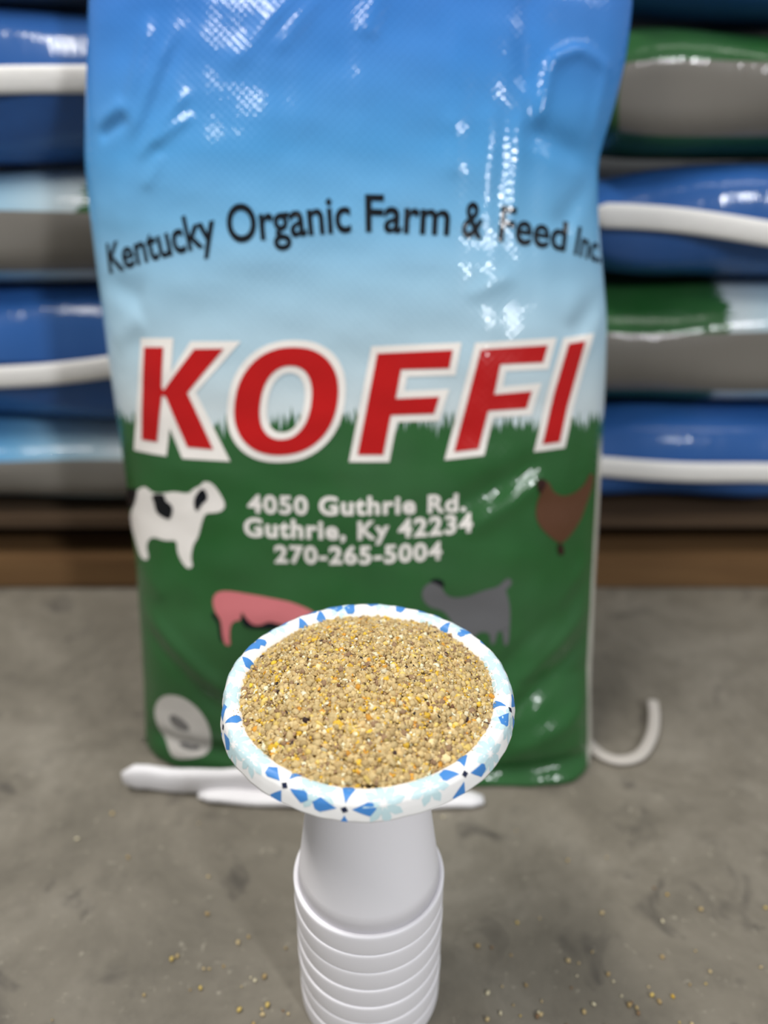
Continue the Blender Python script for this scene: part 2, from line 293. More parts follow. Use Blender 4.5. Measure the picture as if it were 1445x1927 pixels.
COW_PATCH = [[(-0.2197, 0.2744), (-0.204, 0.2764), (-0.2045, 0.2697), (-0.1982, 0.2664), (-0.1967, 0.2616), (-0.2004, 0.2511), (-0.2081, 0.2527), (-0.2157, 0.2571), (-0.2168, 0.2668)], [(-0.1751, 0.2717), (-0.1717, 0.2786), (-0.166, 0.284), (-0.1619, 0.2808), (-0.1611, 0.2732), (-0.167, 0.2687), (-0.1722, 0.2608), (-0.1748, 0.2641)], [(-0.2534, 0.2754), (-0.2355, 0.2781), (-0.2398, 0.2671), (-0.2464, 0.2548), (-0.2587, 0.2578)]]
PIG = [(-0.1619, 0.1751), (-0.1588, 0.1834), (-0.1506, 0.1866), (-0.1367, 0.1859), (-0.1112, 0.1819), (-0.0927, 0.1787), (-0.0793, 0.1744), (-0.0675, 0.1694), (-0.0609, 0.1625), (-0.0626, 0.1556), (-0.0695, 0.1502), (-0.0715, 0.1359), (-0.0766, 0.1348), (-0.0797, 0.1517), (-0.0982, 0.1561), (-0.1084, 0.1585), (-0.1154, 0.1539), (-0.1239, 0.1546), (-0.1288, 0.1598), (-0.1334, 0.1684), (-0.135, 0.1577), (-0.1393, 0.1584), (-0.1448, 0.1536), (-0.1461, 0.1412), (-0.1451, 0.1332), (-0.1507, 0.1329), (-0.1531, 0.1425), (-0.1539, 0.1583), (-0.1596, 0.1647)]
PIG_PATCH = [[(-0.1335, 0.1663), (-0.1285, 0.1598), (-0.123, 0.1543), (-0.1154, 0.1537), (-0.1084, 0.1582), (-0.0965, 0.1555), (-0.0983, 0.1516), (-0.1137, 0.1509), (-0.1266, 0.1513), (-0.1334, 0.1542)], [(-0.1623, 0.1662), (-0.1553, 0.159), (-0.1536, 0.1433), (-0.1521, 0.1355), (-0.1559, 0.1387), (-0.1565, 0.1545), (-0.1626, 0.1599)]]
GOAT = [(0.0348, 0.1888), (0.0389, 0.1958), (0.0456, 0.1979), (0.0526, 0.1956), (0.0558, 0.1867), (0.0626, 0.1822), (0.0779, 0.1823), (0.0914, 0.1879), (0.1069, 0.1904), (0.1111, 0.1955), (0.1161, 0.1992), (0.1203, 0.1953), (0.1174, 0.1895), (0.1136, 0.1875), (0.1168, 0.1794), (0.1194, 0.1649), (0.1191, 0.1488), (0.1185, 0.1324), (0.1141, 0.1309), (0.1121, 0.1471), (0.1074, 0.1468), (0.1049, 0.1333), (0.1014, 0.1335), (0.0995, 0.1468), (0.0857, 0.1463), (0.0843, 0.1327), (0.0791, 0.133), (0.0762, 0.145), (0.0684, 0.1473), (0.0648, 0.1554), (0.0579, 0.167), (0.0511, 0.1706), (0.0418, 0.1732), (0.0358, 0.1808)]
GOAT_PATCH = [[(0.0414, 0.1984), (0.0464, 0.2014), (0.0547, 0.1996), (0.056, 0.1921), (0.0515, 0.1944), (0.0464, 0.1974)]]
HEN = [(0.1409, 0.2882), (0.1463, 0.2904), (0.1528, 0.2874), (0.157, 0.2786), (0.1647, 0.2737), (0.1724, 0.273), (0.1825, 0.2753), (0.1924, 0.2821), (0.1973, 0.2919), (0.2031, 0.2903), (0.2016, 0.2773), (0.1956, 0.2641), (0.1899, 0.2491), (0.1801, 0.2365), (0.1696, 0.2274), (0.1627, 0.23), (0.1491, 0.2417), (0.1425, 0.2507), (0.1404, 0.261), (0.1426, 0.2728), (0.1452, 0.2769), (0.141, 0.2824)]
HEN_PATCH = [[(0.1401, 0.289), (0.1436, 0.2916), (0.1499, 0.2896), (0.1483, 0.2835), (0.1441, 0.277), (0.141, 0.2824)], [(0.1647, 0.2289), (0.1696, 0.227), (0.1722, 0.2163), (0.1657, 0.2163), (0.164, 0.2227)]]
SEAL = [(-0.235, 0.0461), (-0.2305, 0.0581), (-0.2222, 0.0671), (-0.2122, 0.0715), (-0.2016, 0.0721), (-0.1903, 0.0677), (-0.1808, 0.06), (-0.1737, 0.049), (-0.1704, 0.0356), (-0.1724, 0.019), (-0.1775, 0.0108), (-0.1859, 0.0073), (-0.1975, 0.0038), (-0.2087, 0.0016), (-0.2164, 0.0026), (-0.2207, 0.0108), (-0.2241, 0.0172), (-0.2298, 0.0247), (-0.2332, 0.0352)]
SEAL_PATCH = [[(-0.216, 0.0465), (-0.2109, 0.0501), (-0.2034, 0.0484), (-0.1948, 0.043), (-0.1929, 0.0377), (-0.1982, 0.0352), (-0.2071, 0.0361), (-0.2147, 0.0397)], [(-0.2091, 0.017), (-0.2007, 0.0194), (-0.1921, 0.0167), (-0.1875, 0.0197), (-0.1834, 0.0148), (-0.1947, 0.0121), (-0.2051, 0.0135)]]


# ---------------------------------------------------------------- the upright sack
sack = empty('feed_sack', (0, .63, 0))
tag(sack, 'tall upright feed sack printed with blue sky, green grass and big red letters', 'sack')
S_OFF = np.array([0, .63, 0])
def uv_layer(me, uvs):
    lay = me.uv_layers.new(name='print'); idx = np.zeros(len(me.loops), int); me.loops.foreach_get('vertex_index', idx)
    lay.data.foreach_set('uv', np.asarray(uvs, float)[idx].ravel())
def sack_body():
    NU, NT_ = 150, 300; ts = np.linspace(-.045, .86, NT_); V = []; UV = []; Fc = []
    for t in ts:
        l, r = sack_edges(t); c, w = (l + r) / 2, (r - l) / 2
        th = np.linspace(math.pi, 0, NU); x = c + w * np.cos(th); x[0] = l; x[-1] = r
        tt = np.full_like(x, t)
        front = sack_point(x, tt)
        b = np.interp(t, BT, BD) * .85; u = np.clip((x - c) / w, -1, 1)
        db = -b * np.clip(1 - np.abs(u) ** 3, 0, 1) ** .6
        back = S_O + x[:, None] * np.array([1., 0, 0]) + t * S_UP + db[:, None] * S_N; back[:, 2] = np.maximum(back[:, 2], .002)
        loop = np.vstack([front, back[-2:0:-1]]); V.append(loop - S_OFF)
        UV.append(np.vstack([np.stack([x, tt], 1), np.stack([.5 + x[-2:0:-1], tt[1:-1]], 1)]))
    n = len(V[0]); Vv = np.vstack(V); Uv = np.vstack(UV)
    for k in range(NT_ - 1):
        for i in range(n):
            j = (i + 1) % n; Fc.append((k * n + i, k * n + j, (k + 1) * n + j, (k + 1) * n + i))
    Fc.append(tuple(range(n - 1, -1, -1))); Fc.append(tuple((NT_ - 1) * n + i for i in range(n)))
    me = mesh_of('sack_body', Vv, Fc); uv_layer(me, Uv)
    return link('sack_body', me, M_PRINT, sack)
body = sack_body()

def decal_from_bm(name, bm, mat, parent, off, step=.007):
    xs = [v.co.x for v in bm.verts]; ys = [v.co.y for v in bm.verts]
    for ax, lo, hi in ((0, min(xs), max(xs)), (1, min(ys), max(ys))):
        c = math.ceil(lo / step) * step
        while c < hi:
            co = (c, 0, 0) if ax == 0 else (0, c, 0); no = (1, 0, 0) if ax == 0 else (0, 1, 0)
            bmesh.ops.bisect_plane(bm, geom=bm.verts[:] + bm.edges[:] + bm.faces[:], plane_co=co, plane_no=no, dist=1e-6); c += step
    bmesh.ops.triangulate(bm, faces=bm.faces[:])
    me = bpy.data.meshes.new(name); bm.to_mesh(me); bm.free()
    co = np.zeros(len(me.vertices) * 3); me.vertices.foreach_get('co', co); co = co.reshape(-1, 3)
    p = sack_point(co[:, 0], co[:, 1], off) - S_OFF
    uv = co[:, :2].copy(); me.vertices.foreach_set('co', p.ravel()); uv_layer(me, uv)
    bm = bmesh.new(); bm.from_mesh(me)
    for f in bm.faces:
        f.normal_update()
        if f.normal.y > 0: f.normal_flip()
    bm.to_mesh(me); bm.free(); me.update()
    return link(name, me, mat, parent)
def poly_bm(loops):
    tris = tessellate_polygon([[Vector((x, y, 0)) for x, y in lp] for lp in loops])
    pts = [p for lp in loops for p in lp]; bm = bmesh.new(); vs_ = [bm.verts.new((x, y, 0)) for x, y in pts]
    for a, b, c in tris:
        try: bm.faces.new((vs_[a], vs_[b], vs_[c]))
        except ValueError: pass
    return bm
def round_loop(lp, it=2):
    for _ in range(it):
        o_ = []
        for (a, b) in zip(lp, lp[1:] + lp[:1]):
            o_ += [(a[0] * .75 + b[0] * .25, a[1] * .75 + b[1] * .25), (a[0] * .25 + b[0] * .75, a[1] * .25 + b[1] * .75)]
        lp = o_
    return lp
def decal(name, loops, mat, parent, off, rnd=False):
    if rnd: loops = [round_loop(l) for l in loops]
    return decal_from_bm(name, poly_bm(loops), mat, parent, off)
OFF = .0006
for red, out in LETTERS:
    r_ = decal('printed_letter', red, M_RED, sack, OFF * 2); decal('letter_outline', out, M_OUT, r_, OFF)
    r_['label'] = 'big red italic capital letter with white outline'
def text_bm(txt, weight=0.0, spacing=1.0):
    cu = bpy.data.curves.new('text', 'FONT'); cu.body = txt; cu.size = 1; cu.offset = weight; cu.space_character = spacing; cu.resolution_u = 6
    ob = bpy.data.objects.new('text', cu); COL.objects.link(ob); bpy.context.view_layer.update()
    me = bpy.data.meshes.new_from_object(ob.evaluated_get(bpy.context.evaluated_depsgraph_get()))
    bpy.data.objects.remove(ob); bpy.data.curves.remove(cu)
    bm = bmesh.new(); bm.from_mesh(me); bpy.data.meshes.remove(me)
    bmesh.ops.remove_doubles(bm, verts=bm.verts, dist=1e-4)
    return bm
_b = text_bm('H'); CAP = max(v.co.y for v in _b.verts); _b.free()
def place_text(name, txt, s0, s1, base, capf, mat, weight, spacing=1.0, turn=True):
    bm = text_bm(txt, weight, spacing); xs = [v.co.x for v in bm.verts]; x0, x1 = min(xs), max(xs)
    bx = [p[0] for p in base]; bt = [p[1] for p in base]
    for v in bm.verts:
        s = s0 + (v.co.x - x0) / (x1 - x0) * (s1 - s0); t = float(np.interp(s, bx, bt))
        sl = (float(np.interp(s + .01, bx, bt)) - float(np.interp(s - .01, bx, bt))) / .02
        if not turn: sl = 0
        L = math.hypot(1, sl); h = v.co.y / CAP * capf(s)
        v.co = Vector((s - sl / L * h, t + h / L, 0))
    return decal_from_bm(name, bm, mat, sack, OFF)
ccx = [c[0] for c in ARC_CAP]; ccy = [c[1] for c in ARC_CAP]
for w, s0, s1 in ARC_WORDS:
    place_text('company_word', w, s0, s1, ARC, lambda s: float(np.interp(s, ccx, ccy)), M_INK, .02)
for txt, s0, s1, base, cap in LINES:
    place_text('address_line', txt, s0, s1, base, lambda s: cap * .9, M_OUT, .035, 1.12, False)
def animal(name, outline, patches, mat, pmat, label):
    a = decal(name, [outline], mat, sack, OFF, True); a['label'] = label
    for p in patches: decal('print_patch', [p], pmat, a, OFF * 2, True)
animal('cow_print', COW, COW_PATCH, M_OUT, M_INK, 'printed white cow with black patches')
animal('pig_print', PIG, PIG_PATCH, M_PINK, M_INK, 'printed pink pig')
animal('goat_print', GOAT, GOAT_PATCH, M_GREY, M_INK, 'printed grey goat')
animal('chicken_print', HEN, HEN_PATCH, M_BROWN, M_DBROWN, 'printed brown chicken')
animal('seal_print', SEAL, SEAL_PATCH, M_SEAL, M_SEALD, 'printed pale oval seal')

# white folded foot of the sack, lying on the floor along its front edge
def roll(name, pts, hw, hh, mat, parent, origin=(0, 0, 0), seg=14):
    pts = [Vector(p) for p in pts]; V = []; Fc = []; n = len(pts)
    for i, p in enumerate(pts):
        d = (pts[min(i + 1, n - 1)] - pts[max(i - 1, 0)]).normalized(); side = Vector((-d.y, d.x, 0)).normalized(); up = side.cross(d) * -1
        if up.z < 0: up = -up
        e = 1.0 if 0 < i < n - 1 else .55
        for k in range(seg):
            a = 2 * math.pi * k / seg; c, s = math.cos(a), math.sin(a)
            V.append(p + side * hw * e * math.copysign(abs(c) ** .7, c) + up * hh * e * math.copysign(abs(s) ** .7, s) - Vector(origin))
    for i in range(n - 1):
        for k in range(seg):
            k2 = (k + 1) % seg; Fc.append((i * seg + k, i * seg + k2, (i + 1) * seg + k2, (i + 1) * seg + k))
    Fc += [tuple(range(seg)), tuple((n - 1) * seg + k for k in range(seg - 1, -1, -1))]
    me = mesh_of(name, V, Fc); bm = bmesh.new(); bm.from_mesh(me); bmesh.ops.recalc_face_normals(bm, faces=bm.faces); bm.to_mesh(me); bm.free()
    return link(name, me, mat, parent)
h1 = [(-.256 + .012 * i, .569 - .0004 * i + .002 * math.sin(i * .8), .0145 + .0012 * math.sin(i * 1.3)) for i in range(26)]
a_ = roll('bottom_hem', h1, .0065, .0135, M_HEM, sack, S_OFF); a_['label'] = 'white folded hem under the sack'
h2 = [(-.180 + .012 * i, .558 - .0012 * i + .00004 * i * i, .005 + .001 * math.sin(i)) for i in range(24)]
b_ = roll('bottom_flap', h2, .009, .0042, M_HEM, sack, S_OFF); b_['label'] = 'white flap of the sack foot lying on the floor'
tp = [(l_, 0) for l_ in (0,)]
tape = [tuple(sack_point(np.array(x_), np.array(.862))) for x_ in np.linspace(-.245, .21, 24)]
a_ = roll('top_hem', tape, .006, .014, M_TAPE, sack, S_OFF); a_['label'] = 'white sewn tape closing the sack'

# ---------------------------------------------------------------- cups
CUPX, CUPY = -.0105, .374
def cup_meshes():
    rr, rt, H = .0505, .0338, .135
    outer = [(0, H - .003), (.024, H - .003), (.029, H - .0025), (.0305, H), (.0327, H), (rt, H - .0015)]
    for i in range(1, 9): z = H - .0015 - (H - .0015 - .0165) * i / 8; outer.append((rt + (.0492 - rt) * i / 8, z))
    inner = [(.0475, .0165)]
    for i in range(1, 7): inner.append((.0475 - (.0475 - .0308) * i / 6, .0165 + (H - .006 - .0165) * i / 6))
    inner.append((0, H - .006))
    body_ = lathe_mesh('cup_body', outer + inner, 96)
    lip = [(.0470, .0012), (.0480, .0002), (.0512, 0), (.0517, .0004), (.0519, .0014), (.0521, .0140), (.0521, .0162), (.0518, .0174), (.0508, .0178), (.0490, .0174), (.0480, .0160), (.0472, .008), (.0470, .0012)]
    return body_, lathe_mesh('cup_lip', lip, 96)
cb, cl = cup_meshes()
ORD = ['lowest white foam cup of the upturned stack, standing on the concrete', 'white foam cup second from the floor in the upturned stack', 'white foam cup third from the floor in the upturned stack',
       'middle white foam cup of the upturned stack', 'white foam cup third from the top of the upturned stack', 'white foam cup second from the top of the upturned stack',
       'topmost upturned white foam cup, carrying the patterned paper bowl']
for i in range(7):
    e = empty('foam_cup', (CUPX + .0002 * math.sin(i * 2.1), CUPY + .0002 * math.cos(i * 1.7), .0003 + i * .018)); e.rotation_euler = (0, 0, i * .9)
    tag(e, ORD[i], 'cup', 'foam cups stacked upside down')
    for nm, me in (('cup_body', cb), ('lip', cl)):
        p = bpy.data.objects.new(nm, me); COL.objects.link(p); p.parent = e
        if not me.materials: me.materials.append(M_FOAM); me.polygons.foreach_set('use_smooth', [True] * len(me.polygons))
CUP_TOP = .0003 + 6 * .018 + .135

# ---------------------------------------------------------------- paper bowl
BZ = CUP_TOP + .0016
bowl = empty('paper_bowl', (CUPX + .0005, CUPY - .003, BZ), (R(2.5), 0, R(0)))
tag(bowl, 'white paper bowl with blue petal and pale aqua flower print, heaped with feed', 'bowl')
PROF = [(0, .0), (.030, .0), (.044, .0005), (.052, .004), (.060, .014), (.067, .026), (.0725, .0365), (.0748, .0405), (.0765, .0425), (.0790, .0436), (.0820, .0434), (.0842, .0424), (.0858, .0402), (.0868, .0370), (.0875, .0340), (.0880, .0315)]
PR = np.array(PROF); SEGL = np.concatenate([[0], np.cumsum(np.hypot(*np.diff(PR, axis=0).T))]); QTOT = SEGL[-1]
FL = RNG.normal(0, 1, 64)
def bowl_pt(a, q, off=0.0):
    def raw(a, q):
        r = np.interp(q, SEGL, PR[:, 0]); z = np.interp(q, SEGL, PR[:, 1])
        k = np.clip((r - .06) / .03, 0, 1)
        fl_ = np.sin(a * 44 + 2 * np.sin(a * 3)) * .00012 + .00025 * np.sin(a * 7 + 1) + .0004 * np.sin(a * 3 + .4) + .00018 * np.sin(17 * a + 2)
        dent = -.0022 * np.exp(-(((a - R(187)) + math.pi) % (2 * math.pi) - math.pi) ** 2 / .006) * np.clip((r - .08) / .01, 0, 1)
        r = r + k * (fl_ + dent); z = z + k * .00018 * np.sin(a * 44 + 1 + 2 * np.sin(a * 3)) + k * .0005 * np.sin(a * 5)
        return np.stack([r * np.cos(a), r * np.sin(a), z], -1)
    p = raw(a, q)
    if off:
        e = 1e-4; da = raw(a + e, q) - raw(a - e, q); dq = raw(a, np.minimum(q + e, QTOT)) - raw(a, q - e)
        n = np.cross(da, dq); n = n / np.linalg.norm(n, axis=-1, keepdims=True); n = -n
        n = np.where((n[..., 2:] < 0) & (np.asarray(q)[..., None] < SEGL[10]), -n, n)
        p = p + n * off
    return p
def bowl_body():
    NA = 360; qs = np.concatenate([np.linspace(1e-4, SEGL[6], 26), np.linspace(SEGL[6], QTOT, 34)[1:]]); n = len(qs); V = []; Fc = []
    for i in range(NA):
        a = 2 * math.pi * i / NA; V.append(bowl_pt(np.full(n, a), qs))
    V = np.vstack(V)
    for i in range(NA):
        j = (i + 1) % NA
        for k in range(n - 1): Fc.append((i * n + k, j * n + k, j * n + k + 1, i * n + k + 1))
    Fc.append(tuple(i * n for i in range(NA - 1, -1, -1)))
    me = mesh_of('bowl_body', V, Fc); o = link('bowl_body', me, M_PAPER, bowl)
    s = o.modifiers.new('thickness', 'SOLIDIFY'); s.thickness = .0007; s.offset = -1
    bm = bmesh.new(); bm.from_mesh(me); bmesh.ops.recalc_face_normals(bm, faces=bm.faces)
    bm.faces.ensure_lookup_table()
    if bm.faces[30].normal.z < 0: bmesh.ops.reverse_faces(bm, faces=bm.faces)
    bm.to_mesh(me); bm.free()
    return o
bowl_body()
# print on the rim: shapes in (arc, across) metres about a centre, wrapped onto the rim
Q_IN = SEGL[6] - .004; RM = .082
def rim_decals(name, shapes, mat, off):
    for (ca, cq, loops) in shapes:
        bm = poly_bm([loops])
        for ax in (0, 1):
            c = -.015
            while c < .015:
                bmesh.ops.bisect_plane(bm, geom=bm.verts[:] + bm.edges[:] + bm.faces[:], plane_co=(c, 0, 0) if ax == 0 else (0, c, 0), plane_no=(1, 0, 0) if ax == 0 else (0, 1, 0), dist=1e-7); c += .002
        for lim, no in ((Q_IN - cq, -1), (QTOT - .0002 - cq, 1)):
            bmesh.ops.bisect_plane(bm, geom=bm.verts[:] + bm.edges[:] + bm.faces[:], plane_co=(0, lim, 0), plane_no=(0, no, 0), clear_outer=True, dist=1e-7)
        if not bm.faces: bm.free(); continue
        bmesh.ops.triangulate(bm, faces=bm.faces[:]); bm.verts.index_update()
        co = np.array([v.co[:] for v in bm.verts])
        link(name, mesh_of(name, bowl_pt(ca + co[:, 0] / RM, cq + co[:, 1], off), [tuple(v.index for v in f.verts) for f in bm.faces]), mat, bowl); bm.free()
def rot(pts, a): c, s = math.cos(a), math.sin(a); return [(x * c - y * s, x * s + y * c) for x, y in pts]
petal = [(.0032, -.0001), (.0102, -.0036), (.0122, -.0032), (.0138, -.0002), (.0108, .0032), (.0060, .0012)]
leaf = [(.0012, 0), (.0035, -.0016), (.0068, -.0019), (.0095, 0), (.0068, .0019), (.0035, .0016)]
dia = rot([(.0020, 0), (0, .0019), (-.0020, 0), (0, -.0019)], .3)
def ang(px_, py_): return math.atan2(-(py_ - 1337) / 205., (px_ - 693) / 275.)
BLUE = [(575, 1497, .3), (665, 1520, .1), (853, 1490, .45), (454, 1401, .2), (446, 1272, .5), (469, 1232, .2), (961, 1382, .2), (905, 1222, .4), (593, 1165, .3), (780, 1150, .6), (548, 1180, .1), (665, 1140, .4), (870, 1185, .1)]
AQUA = [(436, 1357), (476, 1439), (793, 1509), (916, 1397), (934, 1288), (894, 1453), (627, 1495), (720, 1512), (960, 1330), (450, 1300), (515, 1465), (500, 1205), (630, 1150), (720, 1142), (830, 1165), (890, 1200)]
bs = []; ds = []; as_ = []
for i, (x, y, t0) in enumerate(BLUE):
    a = ang(x, y); q = SEGL[12] + (.002 if i % 2 else -.0015)
    ds.append((a, q, dia))
    for k in range(4):
        w = random.uniform(.98, 1.22); bs.append((a, q, rot([(px_ * w, py_ * w) for px_, py_ in petal], t0 + k * math.pi / 2 + random.uniform(-.15, .15))))
for i, (x, y) in enumerate(AQUA):
    a = ang(x, y); q = SEGL[11] + (.002 if i % 2 else -.002)
    for k in range(8): as_.append((a, q, rot([(px_ * 1.2, py_ * 1.2) for px_, py_ in leaf], .2 * i + k * math.pi / 4)))
rim_decals('aqua_petal', as_, M_PAQUA, .00012); rim_decals('blue_petal', bs, M_PBLUE, .00020); rim_decals('navy_diamond', ds, M_PNAVY, .00028)

# ---------------------------------------------------------------- feed
def grain_shapes():
    out = []
    for sub, n in ((2, 8), (1, 8)):
        for k in range(n):
            bm = bmesh.new(); bmesh.ops.create_icosphere(bm, subdivisions=sub, radius=.5)
            for v in bm.verts: v.co *= 1 + random.uniform(-.26, .22)
            v_ = np.array([v.co[:] for v in bm.verts]); f_ = np.array([[q.index for q in f.verts] for f in bm.faces]); bm.free(); out.append((v_, f_))
    return out
GR = grain_shapes()
TINTS = [((214, 190, 136), .29), ((198, 171, 118), .20), ((228, 206, 156), .13), ((234, 206, 120), .13), ((240, 196, 66), .10), ((250, 240, 204), .10), ((222, 160, 60), .03), ((160, 130, 98), .045), ((70, 52, 50), .008), ((44, 38, 44), .004), ((120, 84, 60), .01)]
TC = np.array([lin(*t[0])[:3] for t in TINTS]); TP = np.array([t[1] for t in TINTS]); TP = TP / TP.sum()
def rand_rot(n):
    q = RNG.normal(size=(n, 4)); q /= np.linalg.norm(q, axis=1, keepdims=True); w, x, y, z = q.T
    return np.stack([np.stack([1 - 2 * (y * y + z * z), 2 * (x * y - z * w), 2 * (x * z + y * w)], -1), np.stack([2 * (x * y + z * w), 1 - 2 * (x * x + z * z), 2 * (y * z - x * w)], -1), np.stack([2 * (x * z - y * w), 2 * (y * z + x * w), 1 - 2 * (x * x + y * y)], -1)], -2)
def grains_mesh(name, pos, size, tints, flat, fine):
    V = []; Fc = []; Cc = []; base = 0; rots = rand_rot(len(pos))
    for i in range(len(pos)):
        v, f = GR[(i % 8) + (0 if fine[i] else 8)]
        sc = np.array([1, RNG.uniform(.7, 1.0), flat[i]]) * size[i]
        V.append((v * sc) @ rots[i].T + pos[i]); Fc.append(f + base); base += len(v); Cc.append(np.repeat(tints[i][None], len(v), 0))
    V = np.vstack(V).astype(np.float32); Fc = np.vstack(Fc).astype(np.int32); Cc = np.vstack(Cc)
    me = bpy.data.meshes.new(name); me.vertices.add(len(V)); me.vertices.foreach_set('co', V.ravel()); me.loops.add(Fc.size); me.loops.foreach_set('vertex_index', Fc.ravel())
    me.polygons.add(len(Fc)); me.polygons.foreach_set('loop_start', np.arange(0, Fc.size, 3, dtype=np.int32)); me.update(calc_edges=True); me.validate()
    at = me.color_attributes.new('tint', 'FLOAT_COLOR', 'POINT'); at.data.foreach_set('color', np.hstack([Cc, np.ones((len(Cc), 1))]).ravel())
    return me
HR = .0765
def heap_z(x, y):
    r = np.hypot(x, y + .004) / HR
    return .0395 + .023 * np.clip(1 - r ** 2, 0, 1) ** 1.0 + .0010 * np.sin(x * 90 + 1) * np.sin(y * 80)
def tint_pick(n, bright=.15):
    c = TC[RNG.choice(len(TC), n, p=TP)] * (1 + RNG.normal(0, bright, (n, 1))); return np.clip(c, .01, .95)
def make_feed():
    N = 24000; r = HR * np.sqrt(RNG.random(N)); a = RNG.random(N) * 2 * math.pi; x = r * np.cos(a); y = r * np.sin(a)
    kind = RNG.random(N); size = np.where(kind < .24, RNG.uniform(.0030, .0048, N), np.where(kind < .62, RNG.uniform(.0020, .0031, N), RNG.uniform(.0011, .0020, N)))
    size *= 1 + .18 * np.clip(-y / HR, -1, 1)
    z = heap_z(x, y) + RNG.uniform(-.0024, .0006, N) - size * .15
    lim = r > HR - .002; z = np.where(lim, np.minimum(z, .0405), z)
    tint = tint_pick(N)
    # bigger pieces are mostly tan crumbles, smaller ones hold the yellow corn bits
    big = (size > .0034) & (RNG.random(N) < .7); tint[big] = TC[RNG.choice([0, 1, 7], big.sum(), p=[.5, .4, .1])] * (1 + RNG.normal(0, .08, (big.sum(), 1)))
    flat = np.where(RNG.random(N) < .40, RNG.uniform(.22, .5, N), RNG.uniform(.65, 1., N))
    me = grains_mesh('animal_feed', np.stack([x, y, z], 1), size, tint, flat, size > .0028)
    # the packed mass below the grains
    bm = bmesh.new(); bm.from_mesh(me); lay = bm.verts.layers.float_color['tint']; rows = []; nr, na = 26, 72
    for k in range(nr):
        rr = .0735 * k / (nr - 1) if k else .0005
        rows.append([bm.verts.new((rr * math.cos(2 * math.pi * i / na), rr * math.sin(2 * math.pi * i / na), float(heap_z(rr * math.cos(2 * math.pi * i / na), rr * math.sin(2 * math.pi * i / na))) - .0024)) for i in range(na)])
    rows.append([bm.verts.new((.064 * math.cos(2 * math.pi * i / na), .064 * math.sin(2 * math.pi * i / na), .024)) for i in range(na)])
    rows.append([bm.verts.new((.045 * math.cos(2 * math.pi * i / na), .045 * math.sin(2 * math.pi * i / na), .003)) for i in range(na)])
    for rw in rows:
        for v in rw: v[lay] = (*TC[1] * .8, 1)
    for k in range(len(rows) - 1):
        for i in range(na): bm.faces.new((rows[k][i], rows[k][(i + 1) % na], rows[k + 1][(i + 1) % na], rows[k + 1][i]))
    bm.faces.new(rows[-1][::-1]); bm.to_mesh(me); bm.free()
    o = link('animal_feed', me, M_FEED, None, False)
    o.location = bowl.location; o.rotation_euler = bowl.rotation_euler
    tag(o, 'heap of tan and yellow crumbled grain feed filling the paper bowl', 'animal feed', kind='stuff')
make_feed()
def dust():
    n = 70; a = np.concatenate([RNG.uniform(R(195), R(250), 40), RNG.uniform(R(-45), R(20), 30)]); q = SEGL[7] + np.abs(RNG.normal(0, .0025, n)); s = RNG.uniform(.0005, .0012, n)
    p = bowl_pt(a, q, .0003)
    me = grains_mesh('feed_dust', p, s, tint_pick(n), np.full(n, .7), np.zeros(n, bool)); o = link('feed_dust', me, M_FEED, None, False)
    o.location = bowl.location; o.rotation_euler = bowl.rotation_euler; tag(o, 'fine feed crumbs sprinkled on the rim of the paper bowl', 'feed crumbs', kind='stuff')
dust()
def spill():
    n = 150; x = np.concatenate([RNG.normal(.13, .06, 85), RNG.uniform(-.3, .4, 40), RNG.normal(-.10, .03, 25)])
    y = np.concatenate([RNG.normal(.35, .045, 85), RNG.uniform(.3, .62, 40), RNG.normal(.35, .03, 25)])
    k = (np.hypot(x - CUPX, y - CUPY) > .062) & (y < .54); x, y = x[k], y[k]; n = len(x); s = RNG.uniform(.0018, .0050, n)
    t = TC[RNG.choice([0, 1, 2, 5, 3, 4, 7], n, p=[.22, .2, .18, .14, .1, .06, .1])] * .8; me = grains_mesh('spilled_feed', np.stack([x, y, s * .35], 1), s, t, np.full(n, .7), np.zeros(n, bool))
    tag(link('spilled_feed', me, M_FEED, None, False), 'scattered feed crumbs spilled on the concrete around the cups', 'feed crumbs', kind='stuff')
spill()

# ---------------------------------------------------------------- plastic strip on the floor right of the sack
def strap():
    P = [Vector(p) for p in ((.212, .640, .0045), (.224, .614, .004), (.242, .604, .004), (.265, .611, .0045), (.285, .637, .005), (.298, .668, .006), (.303, .692, .009))]
    pts = []
    for i in range(len(P) - 1):
        p0, p1, p2, p3 = P[max(i - 1, 0)], P[i], P[i + 1], P[min(i + 2, len(P) - 1)]
        for k in range(6):
            t = k / 6; pts.append(.5 * ((2 * p1) + (p2 - p0) * t + (2 * p0 - 5 * p1 + 4 * p2 - p3) * t * t + (3 * p1 - p0 - 3 * p2 + p3) * t ** 3))
    pts.append(P[-1])
    o = roll('plastic_strip', [p - P[2] for p in pts], .0062, .0030, M_STRAP, None); o.location = P[2]
    tag(o, 'pale curled plastic strip on the concrete beside the upright sack', 'strip')
strap()

